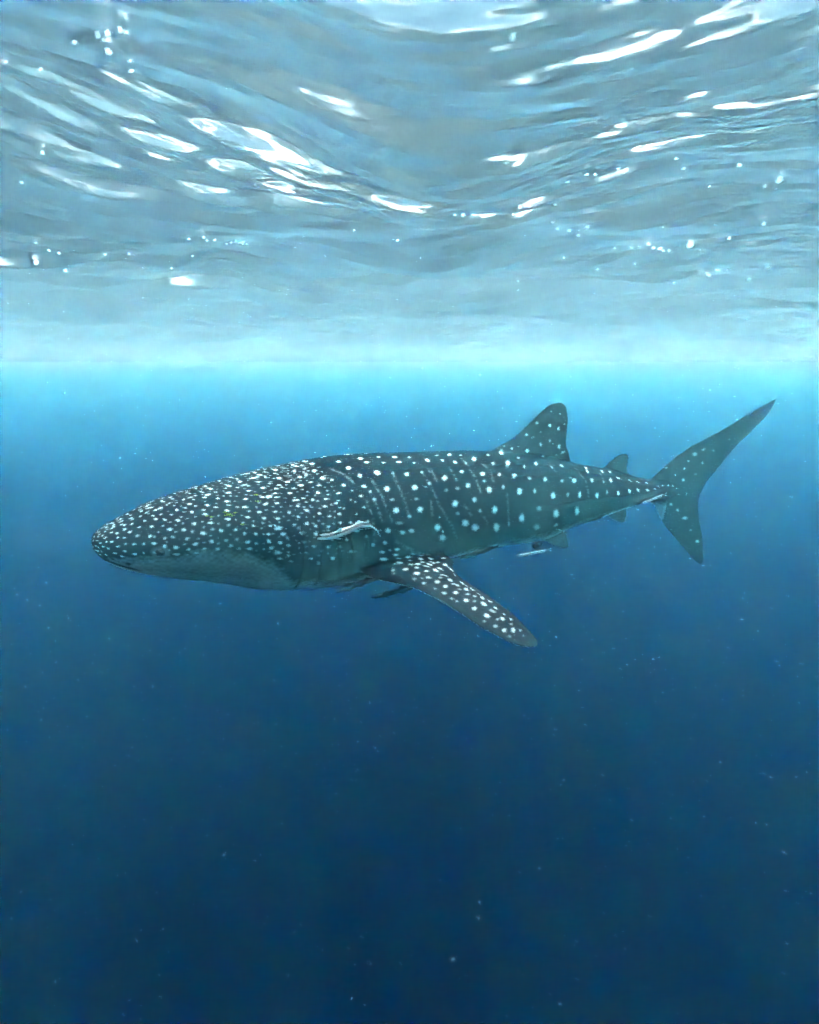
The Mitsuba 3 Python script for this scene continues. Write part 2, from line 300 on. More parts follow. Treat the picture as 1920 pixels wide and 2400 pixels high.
# every spot: centre, half axis, half axis (mm, in the shark's frame), paleness in twentieths
SPOTS = np.array('''
1177 -47 381 14 -12 2 -13 -26 -4 20 1114 -38 370 9 -8 1 -9 -19 -2 10 1081 23 365 8 -11 2 -14 -29 -1 20 1328 -92 398 14 -6 1 -10 -17 -4 20 1341 -189 375 15 -3 0 -11 -19 -8 20 1490 -81 412 16 -4 0 -14 -23 -4 20 1492 -146 398 20 -3 0 -9 -14 -4 20 1628 -80 419 13 -2 0 -12 -19 -3 10
1610 -167 397 14 -1 0 -8 -11 -4 12 1746 -94 419 19 -1 0 -16 -22 -4 20 1728 -167 399 21 -1 0 -10 -14 -5 20 1853 -108 417 13 -1 0 -13 -18 -4 8 1838 -181 392 13 0 0 -7 -10 -4 12 1967 -154 403 11 -17 -6 -18 -17 -6 20 2092 -162 400 17 -1 0 -11 -14 -6 12 2223 -83 426 19 -1 0 -21 -25 -5 20
2190 -186 390 12 -8 -4 -15 -13 -7 20 1032 -106 350 11 -7 1 -11 -23 -5 16 1135 -154 357 14 -7 1 -10 -20 -7 20 1029 -183 331 13 -5 1 -8 -16 -6 14 1143 -240 330 16 -6 1 -10 -19 -8 20 1185 -270 324 11 -2 0 -5 -9 -9 12 1071 -176 341 13 -5 0 -12 -25 -9 7 1369 -272 343 9 -8 -8 -14 -7 -8 14
1499 -262 356 19 -7 -5 -13 -15 -10 20 1616 -266 349 11 0 0 -4 -7 -9 8 1717 -271 337 20 0 -1 -6 -10 -11 20 1846 -260 344 14 0 0 -4 -7 -9 12 1365 -330 290 18 -2 -1 -7 -11 -9 16 1242 -308 298 17 -3 0 -6 -11 -9 18 1520 -349 271 20 0 -1 -8 -14 -15 20 1733 -340 267 25 1 -1 -9 -14 -18 20
1864 -321 283 16 0 -1 -5 -8 -11 10 1390 -360 262 13 0 -1 -4 -7 -8 12 1407 -390 220 15 0 -1 -4 -7 -11 10 1318 -375 243 13 -1 -1 -3 -6 -8 16 1320 -412 186 11 0 -1 -2 -4 -9 8 1551 -414 151 26 1 -2 -3 -7 -20 20 1742 -402 139 28 2 -2 -3 -6 -20 20 1535 -389 212 21 1 -1 -3 -5 -9 7
1724 -379 203 23 1 -2 -3 -5 -9 6 1651 -418 108 16 1 -2 -1 -3 -13 12 1480 -443 39 24 2 -3 1 -1 -17 17 1596 -433 15 25 2 -3 1 0 -14 12 1669 -426 17 26 2 -3 1 0 -16 12 1891 -408 12 32 2 -4 3 0 -26 20 1949 -399 -65 36 3 -5 7 5 -26 12 1465 -444 -33 19 2 -3 2 1 -14 18
1378 -451 -36 17 2 -2 2 1 -14 10 1571 -431 75 33 2 -3 0 -2 -12 5 957 -8 343 10 -12 2 -11 -24 -2 20 917 -144 321 16 -9 1 -7 -17 -5 20 944 -199 310 17 -7 1 -5 -11 -5 20 1001 -258 298 19 -6 0 -4 -9 -6 20 1059 -252 311 15 -5 0 -4 -8 -4 12 1100 -283 298 19 -4 0 -3 -6 -5 14
862 -232 282 12 -5 0 -4 -8 -4 20 891 -211 295 14 -6 1 -3 -7 -3 10 918 -285 264 19 -5 0 -4 -8 -6 20 952 -265 284 25 -8 0 -3 -6 -4 8 1072 -321 265 14 -3 0 -4 -8 -7 20 1186 -346 262 16 -3 0 -4 -7 -6 20 844 -263 262 11 -4 0 -3 -6 -4 20 837 -288 245 12 -4 0 -3 -6 -5 20
828 -319 220 15 -5 0 -2 -6 -5 20 922 -330 232 12 -3 0 -3 -6 -5 14 977 -333 241 12 -3 0 -3 -5 -5 18 1024 -351 233 11 -2 0 -3 -6 -6 20 1100 -360 235 14 -2 0 -3 -6 -6 20 1152 -385 214 13 -2 0 -3 -6 -8 20 933 -359 207 12 -3 0 -3 -6 -8 20 975 -384 186 15 -3 0 -2 -5 -8 20
1082 -387 201 18 -2 -1 -3 -6 -8 20 876 -371 179 10 -2 0 -3 -6 -9 16 807 -350 184 12 -3 0 -3 -7 -8 20 1190 -407 186 12 -1 -1 -2 -5 -8 8 922 -395 157 12 -2 -1 -2 -5 -9 20 1040 -404 169 11 -1 0 -2 -4 -7 20 1094 -418 152 15 -1 -1 -2 -4 -8 18 1159 -418 161 13 -1 -1 -2 -5 -10 16
1132 -409 175 8 -1 0 -1 -3 -6 6 808 -376 150 17 -4 0 -2 -5 -9 20 893 -410 119 13 -2 -1 -2 -4 -10 18 961 -419 122 16 -2 -1 -2 -5 -11 20 1009 -429 106 13 -1 -1 -1 -3 -9 20 1081 -438 98 16 0 -1 -1 -3 -10 18 1156 -438 115 12 -1 -1 -2 -4 -10 16 1220 -438 109 13 -3 0 0 -1 -11 18
1031 -418 130 9 -1 0 -1 -3 -9 8 791 -390 118 13 -3 0 -2 -4 -9 20 932 -424 73 18 2 -2 -1 -4 -13 20 1006 -440 64 13 -1 -1 -1 -2 -12 20 916 -419 102 18 3 -2 -2 -6 -14 6 823 -412 75 20 -4 -1 -1 -3 -13 18 846 -421 53 13 -2 -1 0 -2 -12 10 807 -417 31 16 -3 -1 0 -1 -12 20
852 -426 14 15 -2 -1 0 0 -12 12 939 -431 25 15 1 -2 0 0 -12 20 994 -444 -1 17 -1 -2 0 0 -9 14 952 -437 -3 7 -5 1 0 0 -8 8 1078 -452 -13 14 -1 -1 1 0 -11 16 1153 -447 -20 14 -4 -1 2 1 -13 12 1190 -455 18 15 1 -2 0 -1 -13 18 1317 -450 21 15 -5 0 1 1 -13 10
1235 -449 -58 28 13 1 9 5 -13 10 951 -434 -35 11 -8 1 1 1 -8 18 802 -417 -23 17 -3 -1 1 1 -14 18 855 -424 -43 13 -2 -1 1 1 -13 14 811 -414 -57 15 -3 -1 1 2 -11 14 987 -439 -72 17 0 -2 2 2 -12 20 1115 -443 -85 18 0 -2 3 3 -16 20 1034 -433 -106 17 0 -2 3 5 -16 10
870 -421 -78 14 -2 -1 1 2 -10 8 1330 -442 107 13 0 -1 -1 -3 -11 10 1079 -444 78 11 0 -1 -1 -2 -7 6 1121 -450 36 9 1 -1 0 -1 -8 6 1041 -441 26 7 -2 0 0 -1 -8 6 1262 -427 153 9 0 -1 -2 -4 -9 6 1270 -392 217 9 -1 0 -2 -5 -7 6 1246 -385 225 9 -1 0 -3 -5 -7 6
1251 -454 56 10 -1 -1 0 -1 -8 7 1129 -320 274 9 -2 0 -3 -6 -5 6 1276 -346 271 10 -1 0 -3 -6 -5 6 1001 -372 207 8 -1 0 -2 -4 -5 6 1122 -385 209 8 -1 0 -2 -4 -5 6 896 -431 39 8 -1 0 0 -1 -7 6 1043 -442 -37 12 6 -3 1 1 -8 6 1456 -436 -92 22 3 -3 3 3 -11 20
1481 -420 -143 31 3 -5 3 3 -13 20 1573 -426 -91 23 3 -4 4 3 -12 20 1574 -415 -130 24 3 -4 3 3 -10 20 1514 -432 -87 14 2 -2 2 2 -9 10 1520 -473 -201 14 -3 -1 -8 -12 -6 8 1508 -498 -213 10 -2 -1 -5 -8 -4 5 2100 -88 423 16 -1 0 -12 -15 -3 8 2315 -99 423 13 -1 0 -13 -14 -4 8
2278 -200 383 -9 -21 -8 -14 -6 -2 6 2193 -256 336 21 0 -1 -8 -10 -11 20 2012 -293 307 23 -1 -1 -16 -21 -15 20 2378 -270 319 26 0 -1 -15 -18 -12 20 2201 -323 254 23 0 -1 -6 -9 -16 20 2364 -307 276 18 0 -1 -3 -5 -11 10 2392 -336 219 29 0 -2 -8 -12 -22 20 2051 -377 151 30 1 -2 -3 -7 -23 20
2234 -366 163 26 1 -2 -3 -6 -17 16 2100 -334 243 21 0 -1 -5 -7 -12 6 1994 -343 237 20 0 -1 -5 -7 -12 5 2072 -390 86 19 1 -2 0 -2 -14 6 2282 -381 86 18 1 -2 0 -2 -15 10 2147 -393 16 36 2 -3 3 0 -26 20 2248 -387 -26 38 2 -4 6 2 -27 18 1905 -402 78 8 0 -1 0 -1 -6 18
1943 -404 -20 10 1 -1 1 0 -8 18 2576 -104 423 1 -14 -4 -24 -18 -5 10 2391 -157 404 22 -1 0 -24 -28 -13 20 2758 -61 428 -1 -24 -6 -41 -31 -7 20 2687 -203 377 14 -11 -5 -42 -33 -11 20 2531 -208 379 19 0 0 -20 -21 -8 14 2846 -226 351 19 0 -1 -7 -9 -12 16 2870 -135 401 20 1 -1 -21 -21 -7 8
2897 -35 456 13 -1 0 -2 -3 -11 12 3070 -42 439 22 0 0 -1 -3 -16 20 3014 -194 362 8 -14 -7 -37 -24 -8 20 3178 -215 335 14 -10 -14 -11 -4 -4 10 3345 -178 335 11 -14 -10 -22 -12 -4 20 3701 -153 304 0 -18 -8 -22 -11 -3 20 3664 -198 282 -1 -16 -7 -22 -11 -3 20 3897 -183 274 1 -19 -10 -19 -9 -3 20
2684 -283 299 19 -4 -6 -22 -14 -14 20 2536 -277 310 17 0 -1 -14 -16 -10 16 2848 -290 273 19 1 1 1 -5 -14 14 3028 -289 257 26 1 -1 -5 -8 -19 20 3239 -282 236 17 -2 -7 -17 -6 -11 12 3412 -268 228 27 -1 -10 -22 -8 -15 20 3367 -262 252 18 0 -5 -9 -5 -7 8 3666 -254 219 22 2 2 -2 -10 -17 20
3823 -264 201 11 0 1 1 -6 -13 10 2702 -335 193 30 1 -2 -7 -11 -27 20 2538 -324 229 13 0 -1 -7 -10 -17 14 2875 -332 182 19 0 -1 -4 -7 -19 14 3089 -335 137 34 1 -2 -3 -7 -28 20 3285 -322 132 18 2 -1 -2 -5 -19 10 3460 -306 117 28 3 -2 -2 -7 -28 20 3705 -299 94 21 0 -1 -4 -8 -28 20
2920 -358 52 30 1 -2 6 2 -23 10 2428 -374 81 30 1 -2 1 -4 -29 20 2731 -365 -3 36 2 -3 7 1 -37 19 3143 -346 -6 44 2 -4 4 -3 -36 16 3442 -318 -16 39 4 -4 9 0 -41 12 2467 -373 -49 39 3 -4 12 6 -36 15 2938 -345 -97 42 3 -4 16 9 -28 10 3181 -330 -105 30 0 7 17 6 -14 6
2593 -369 -35 19 1 -2 7 3 -24 7 3170 -17 656 16 -1 0 0 -2 -10 12 3329 -20 639 18 1 0 3 0 -15 20 3448 -13 615 18 1 0 4 0 -19 20 3525 -6 653 15 2 0 1 0 -4 16 3060 -23 564 15 -1 0 0 -2 -12 18 3234 -31 487 16 1 0 2 -2 -18 14 3353 -22 515 17 1 0 2 0 -14 10
3489 -13 466 22 2 0 3 -1 -22 14 3549 -12 415 35 5 10 9 0 -8 7 3249 -56 393 14 3 -1 -24 -21 -5 12 2829 -14 474 8 -3 0 -4 -5 -7 6 3449 -10 735 14 1 0 1 0 -7 6 3222 -25 586 13 0 0 1 0 -7 6 3139 -29 545 17 0 0 1 -1 -8 4 3329 -14 753 13 0 0 1 -1 -7 4
3459 -22 398 12 1 0 1 -1 -7 6 2963 -36 472 9 -1 0 0 -1 -6 5 4010 -184 267 -6 -20 -7 -25 -12 -3 20 4047 -253 222 18 -7 -12 -9 -2 -5 20 3931 -260 207 25 6 5 -2 -17 -14 20 4305 -289 183 18 -5 -6 -4 -1 -3 20 4416 -307 172 16 -5 -4 -4 -1 -4 20 3997 -308 103 20 0 2 7 -5 -24 20
4155 -312 112 18 0 3 11 -6 -21 20 4276 -319 117 13 0 4 15 -6 -18 20 4410 -334 111 11 0 6 16 -5 -13 20 4503 -347 121 12 -4 -5 -5 0 -5 20 4547 -349 143 11 -6 -8 -4 0 -3 16 4598 -360 151 11 -3 0 -3 -3 -7 20 4663 -378 153 8 -2 0 -3 -4 -9 20 4713 -396 149 7 -2 0 -2 -3 -9 20
4756 -414 128 12 -3 0 0 -1 -4 16 4203 -274 195 22 -7 -12 -6 -1 -4 12 3848 -298 117 13 -1 -1 -2 -6 -23 10 4833 -438 383 9 -5 1 1 -1 -9 20 4809 -427 313 10 -5 1 1 -1 -9 20 4737 -387 249 6 -3 0 1 -1 -8 20 4820 -430 207 13 -7 1 4 -1 -18 12 4656 -332 309 10 -7 5 2 -3 -6 10
4882 -462 452 23 -13 2 3 -2 -19 8 4951 -498 498 14 -7 12 6 -3 -7 10 4965 -505 374 9 -4 -3 -2 1 -13 10 4880 -455 77 5 -2 0 3 -2 -16 10 4752 -394 -30 15 -8 1 2 -2 -16 8 4820 -430 -81 13 -7 1 3 -1 -14 10 4906 -471 -156 28 -13 1 3 -2 -18 8 5068 -551 -379 17 -8 0 3 -2 -16 8
5169 -610 605 9 -4 1 2 -1 -7 6 4923 -482 266 11 -5 1 2 -1 -9 5 4804 -423 69 12 -5 0 3 0 -9 5 4981 -509 -269 14 -7 0 2 -1 -12 4 5042 -545 495 11 -5 1 2 -1 -9 4 1599 -427 -179 24 -2 -3 -6 -9 -6 20 1603 -408 -159 23 2 -4 1 0 -5 10 1677 -401 -160 25 1 -3 -1 -2 -9 20
1605 -481 -205 22 -4 -2 -8 -12 -5 20 1683 -420 -178 16 -1 -2 -4 -5 -3 10 1671 -449 -192 18 -3 -2 -6 -9 -4 10 1720 -453 -195 22 -3 -2 -8 -10 -4 20 1689 -481 -206 17 -3 -2 -6 -8 -3 20 1768 -414 -179 19 -6 -6 -10 -9 -6 20 1763 -440 -192 20 -3 -2 -5 -7 -3 12 1656 -528 -223 24 -5 -2 -11 -14 -5 20
1738 -520 -222 20 -3 -2 -7 -9 -3 20 1768 -480 -208 22 -13 -6 -7 -7 -2 12 1800 -467 -204 16 -13 -6 -10 -9 -3 20 1847 -419 -186 16 -8 -4 -10 -10 -4 20 1840 -459 -203 19 -2 -2 -7 -8 -3 12 1809 -522 -226 15 -15 -7 -12 -10 -3 20 1851 -512 -225 16 -16 -8 -10 -8 -3 18 1950 -424 -195 20 -1 -2 -6 -8 -3 20
1919 -485 -217 16 -10 -6 -12 -10 -4 20 1879 -457 -204 15 -2 -1 -6 -7 -3 12 1939 -525 -239 6 -17 -8 -9 -6 -1 20 1826 -565 -245 21 -2 -2 -7 -9 -3 14 1714 -573 -242 25 -4 -3 -12 -15 -6 20 1661 -572 -241 15 -3 -1 -6 -8 -4 8 1609 -567 -239 21 -5 -1 -10 -13 -6 8 1650 -608 -258 20 -5 -1 -9 -12 -6 12
1748 -616 -261 23 -4 -2 -13 -17 -7 20 1797 -586 -252 20 -3 -2 -8 -10 -4 10 1856 -616 -267 14 -15 -7 -16 -12 -3 20 1850 -577 -252 13 -14 -6 -9 -7 -2 14 1777 -660 -280 25 -4 -3 -13 -17 -6 20 1853 -649 -280 19 -2 -2 -8 -10 -3 10 1875 -664 -287 13 -14 -6 -12 -9 -3 14 1927 -651 -286 8 -20 -8 -10 -6 -1 20
1729 -706 -299 20 -5 -2 -10 -13 -6 12 1694 -662 -281 16 -4 -1 -8 -11 -5 6 1815 -719 -305 22 -4 -2 -14 -16 -6 20 1862 -699 -300 20 -3 -2 -9 -11 -4 8 1914 -706 -306 13 -14 -6 -17 -12 -3 20 1891 -746 -319 20 -3 -2 -11 -13 -4 10 1956 -711 -311 7 -18 -7 -10 -6 -1 14 1841 -788 -334 25 -5 -3 -15 -18 -7 20
1928 -769 -331 19 -3 -2 -11 -13 -4 10 1973 -790 -342 8 -21 -8 -14 -8 -2 18 1772 -780 -331 16 -4 -1 -9 -11 -5 8 1755 -754 -320 18 -5 -1 -9 -11 -5 6 1849 -855 -362 24 -5 -2 -15 -17 -7 18 1942 -837 -357 12 -18 -8 -21 -13 -4 20 1895 -806 -343 20 -3 -2 -13 -14 -5 6 2001 -881 -378 7 -17 -7 -15 -8 -2 16
2003 -822 -356 7 -17 -7 -10 -6 -1 14 1887 -922 -389 20 -17 -7 -22 -16 -6 18 1956 -897 -382 19 -21 -9 -20 -13 -4 8 1976 -962 -409 7 -16 -7 -21 -11 -3 19 1935 -962 -407 16 -3 -2 -12 -13 -5 10 1886 -1001 -423 22 -6 -2 -12 -13 -6 8 1841 -953 -403 16 -5 -1 -9 -10 -5 6 1917 -1040 -439 20 -5 -2 -16 -16 -7 14
1979 -1054 -446 16 -3 -2 -21 -21 -8 18 2032 -976 -418 3 -13 -6 -14 -6 -1 12 2019 -935 -401 2 -11 -4 -10 -5 -1 14 2004 -1010 -430 16 -3 -2 -11 -11 -4 6 2028 -1063 -453 14 -3 -2 -11 -11 -4 8 2017 -1103 -469 14 -3 -2 -11 -10 -4 5 1919 -1085 -459 18 -5 -2 -9 -9 -4 5 1717 -397 -146 17 2 -3 1 1 -6 10
1787 -395 -165 18 0 -2 -2 -3 -3 10 1829 -445 -196 15 -2 -1 -5 -6 -2 8 1932 -505 -228 8 -12 -7 -7 -4 -1 10 1929 -573 -257 3 -16 -6 -6 -4 -1 12 1939 -678 -297 3 -15 -6 -6 -3 -1 12 1974 -757 -329 6 -15 -6 -6 -3 -1 10 802 -199 282 17 -8 1 -5 -11 -5 20 805 -130 302 13 -8 1 -5 -12 -4 20
850 -175 300 12 -6 1 -3 -8 -3 12 853 36 323 10 -16 3 -12 -28 -1 20 826 -63 316 12 -11 1 -8 -20 -3 16 896 -1 332 8 -10 1 -6 -15 -1 10 929 -70 335 12 -10 1 -6 -13 -2 12 863 -87 320 -4 -32 -5 -12 -11 -4 10 725 -65 294 13 -12 2 -8 -22 -4 20 735 3 299 9 -13 2 -6 -17 -1 14
744 -145 285 11 -7 1 -3 -8 -3 12 726 -189 268 18 -9 1 -4 -9 -4 20 770 -263 245 19 -7 0 -3 -7 -4 20 689 -240 236 16 -8 1 -3 -8 -5 20 631 -151 254 16 -10 1 -5 -13 -5 20 601 -214 222 17 -9 1 -3 -8 -5 20 689 -128 276 12 -9 1 -3 -7 -2 12 636 -96 267 10 -9 1 -4 -11 -3 12
659 75 276 5 -25 4 -11 -32 1 20 648 1 277 7 -11 2 -5 -13 -1 10 571 -45 257 10 -11 2 -6 -17 -2 20 567 26 257 8 -16 3 -6 -18 -1 12 522 -59 244 10 -10 2 -4 -11 -2 12 577 -103 251 10 -8 1 -3 -9 -2 12 511 -126 230 13 -9 1 -3 -9 -3 20 565 -170 231 12 -7 1 -3 -8 -3 20
503 -194 205 15 -8 1 -3 -10 -6 20 535 -225 198 16 -7 1 -2 -6 -4 14 602 -241 208 16 -7 1 -2 -5 -4 14 671 -283 202 17 -7 0 -3 -7 -6 20 771 -305 217 16 -5 0 -3 -8 -7 20 728 -329 182 15 -5 0 -2 -6 -7 20 680 -308 185 12 -5 0 -2 -5 -5 12 665 -327 159 17 -6 0 -2 -5 -7 20
743 -357 154 15 -4 0 -2 -6 -9 20 573 -301 150 19 -7 0 -2 -6 -7 20 582 -265 186 16 -7 0 -3 -8 -7 20 487 -285 134 16 -6 0 -2 -6 -8 20 474 -241 169 16 -7 0 -2 -7 -6 20 420 -203 175 13 -7 1 -3 -9 -6 20 429 -141 204 13 -9 1 -4 -12 -4 20 450 -173 198 11 -6 1 -2 -8 -4 12
415 -262 130 15 -6 0 -3 -9 -10 20 447 -302 89 17 -6 0 -2 -5 -11 20 530 -323 100 14 -4 0 -2 -5 -11 20 598 -342 102 13 -4 0 -2 -5 -10 20 570 -320 123 13 -4 0 -2 -5 -9 10 490 -307 106 13 -4 0 -2 -5 -9 10 685 -361 120 16 -5 0 -1 -4 -8 20 640 -336 134 12 -4 0 -1 -3 -6 10
638 -362 84 10 -3 0 -1 -4 -11 18 690 -379 81 12 -4 0 -1 -3 -11 16 750 -396 77 15 -4 -1 -1 -3 -11 20 766 -384 118 12 -3 0 -1 -3 -8 20 752 -404 41 15 -4 -1 0 -2 -13 20 651 -377 41 16 -5 0 0 -2 -11 18 690 -390 33 12 -4 0 0 -1 -11 14 599 -359 54 12 -3 0 -1 -2 -11 12
569 -355 23 14 -4 -1 0 -1 -13 14 550 -346 52 12 -3 0 -1 -2 -11 10 480 -327 49 16 -5 0 -1 -3 -14 18 407 -308 38 16 -5 0 -1 -2 -12 18 399 -282 97 11 -4 0 -2 -6 -10 12 373 -290 64 13 -5 0 -1 -4 -10 20 364 -263 104 13 -5 0 -2 -6 -8 20 351 -217 142 15 -8 1 -3 -9 -7 20
306 -236 103 15 -8 1 -2 -7 -9 20 322 -281 23 17 -7 0 0 -1 -11 20 273 -259 28 14 -6 0 -1 -2 -13 20 312 -261 72 12 -5 0 -1 -3 -7 16 376 -302 12 13 -4 0 0 0 -10 14 447 -323 14 13 -4 0 0 0 -9 14 507 -340 10 18 -5 -1 0 0 -10 14 657 -381 6 20 -6 -1 0 0 -10 12
608 -367 8 13 -4 0 0 0 -7 10 762 -409 6 15 -3 -1 0 0 -14 14 409 -312 -8 16 -5 -1 0 0 -7 10 324 -283 -12 19 -7 0 0 0 -10 10 369 -299 -16 12 -4 0 0 0 -6 6 298 -183 140 12 -8 1 -2 -9 -6 20 279 -249 65 10 -5 0 -1 -5 -10 12 233 -239 40 14 -6 0 -1 -3 -10 18
221 -214 73 11 -6 1 -1 -5 -8 20 363 -152 180 11 -8 1 -3 -9 -4 20 365 -240 129 12 0 5 1 -5 -4 10 419 -79 215 10 -9 1 -3 -11 -3 20 380 -21 208 8 -12 2 -4 -13 -2 20 334 -11 194 8 -13 2 -3 -13 -1 20 337 -76 190 8 -9 1 -2 -9 -2 14 362 -109 192 10 -8 1 -2 -8 -3 12
459 -112 219 9 -7 1 -3 -8 -2 12 478 -74 231 9 -8 1 -3 -10 -2 12 467 21 232 7 -12 2 -4 -14 -1 14 521 39 245 5 -12 2 -4 -13 0 12 186 -220 -7 6 -3 0 0 0 -7 12 1075 -141 350 10 -5 1 -10 -19 -6 6 1105 -100 363 10 -6 1 -12 -23 -5 8 690 -349 142 9 -3 0 -1 -4 -6 8
731 -368 132 9 -3 0 -2 -4 -8 10 720 -378 106 9 -3 0 -1 -3 -7 8 766 -375 135 7 -2 0 -1 -3 -5 8 451 -288 115 10 -3 0 -2 -5 -7 8 286 -259 49 7 -3 0 -1 -2 -6 8 237 -226 70 7 -3 0 -1 -4 -6 10 258 -220 91 7 -4 0 -1 -4 -5 10 236 -182 112 11 -7 1 -2 -7 -6 20
264 -151 140 11 -8 1 -2 -9 -5 20 258 -120 150 10 -9 1 -2 -9 -3 20 217 -129 128 7 -7 1 -2 -8 -4 20 291 -135 158 9 -8 1 -2 -7 -3 14 331 -170 161 10 -7 1 -2 -6 -3 14 282 -206 117 11 -2 4 0 -5 -4 12 334 -232 122 8 -4 0 -1 -4 -4 10 368 -206 156 9 -5 0 -1 -4 -3 12
402 -160 189 9 -6 1 -2 -6 -3 12 475 -215 186 13 -6 0 -2 -5 -3 12 494 -274 148 9 -3 0 -1 -4 -5 10 534 -271 165 13 -5 0 -2 -5 -5 10 611 -316 148 9 -3 0 -1 -4 -5 10 523 -301 130 10 -3 0 -1 -4 -6 10 642 -311 166 8 -3 0 -1 -4 -5 8 725 -305 203 9 -3 0 -3 -9 -8 6
636 -268 201 11 -5 0 -2 -5 -4 10 630 -185 243 12 -7 1 -2 -5 -3 12 599 -167 241 7 -4 0 -2 -6 -2 10 654 -199 244 12 -7 1 -2 -5 -3 10 725 -231 251 12 -5 0 -2 -5 -3 10 701 -214 252 13 -7 1 -2 -5 -3 12 897 -234 288 11 -5 0 -2 -5 -3 10 941 -333 233 13 -3 0 -3 -6 -6 20
'''.split(), float).reshape(-1, 10)
STRIPES = [[[1616,-270,343],[1613,-316,300],[1614,-356,256],[1626,-395,185],[1651,-418,108]],[[1853,-274,327],[1857,-300,305],[1864,-321,283],[1880,-361,217],[1908,-387,148],[1959,-397,83],[2019,-399,14],[2048,-397,-31],[2084,-388,-80]],[[1393,-355,267],[1399,-374,244],[1407,-390,220],[1419,-420,162],[1439,-437,100]],[[1444,-302,313],[1450,-350,272],[1465,-383,228],[1484,-415,163],[1512,-433,93]],[[1351,-396,213],[1359,-419,168],[1371,-436,122],[1377,-448,59],[1390,-451,-8]],[[2287,-246,345],[2289,-276,316],[2292,-304,288],[2300,-323,248],[2304,-345,209]],[[2563,-350,166],[2567,-369,69],[2590,-370,-34]],[[1934,-248,356],[1937,-274,324],[1931,-310,294]],[[2109,-247,350],[2111,-274,320],[2106,-307,291]],[[2468,-246,339],[2452,-284,307],[2454,-305,272]],[[1019,41,354],[985,-79,344],[970,-154,328],[982,-193,319],[995,-227,309]],[[1233,-173,367],[1254,-203,360],[1275,-231,352],[1287,-276,333],[1311,-300,310]],[[2275,-380,93],[2318,-383,42],[2367,-382,-11]],[[1841,-381,178],[1840,-396,133],[1843,-405,85]],[[2461,-244,342],[2449,-282,309],[2452,-305,272]],[[2566,-346,178],[2567,-367,85],[2588,-371,-15]],[[3181,-195,346],[3190,-223,322],[3213,-239,295]],[[3524,-178,309],[3545,-222,264],[3577,-257,217],[3577,-284,157],[3590,-301,94]],[[2103,-241,359],[2111,-268,325],[2109,-306,294]],[[2280,-245,348],[2284,-271,320],[2283,-302,293],[2294,-322,250],[2302,-346,207]],[[1902,-247,359],[1921,-270,328],[1932,-304,300]],[[2139,-379,131],[2167,-384,99],[2197,-387,65]],[[2278,-154,405],[2278,-188,389],[2276,-225,373]],[[2419,-219,376],[2431,-229,366],[2447,-235,356]],[[3833,-210,261],[3835,-244,222],[3846,-272,182]],[[1550,-436,-37],[1587,-431,-57],[1626,-423,-79],[1666,-414,-99],[1709,-404,-121]],[[1702,-401,-134],[1746,-394,-146],[1790,-390,-157],[1826,-388,-164],[1859,-390,-170]]]


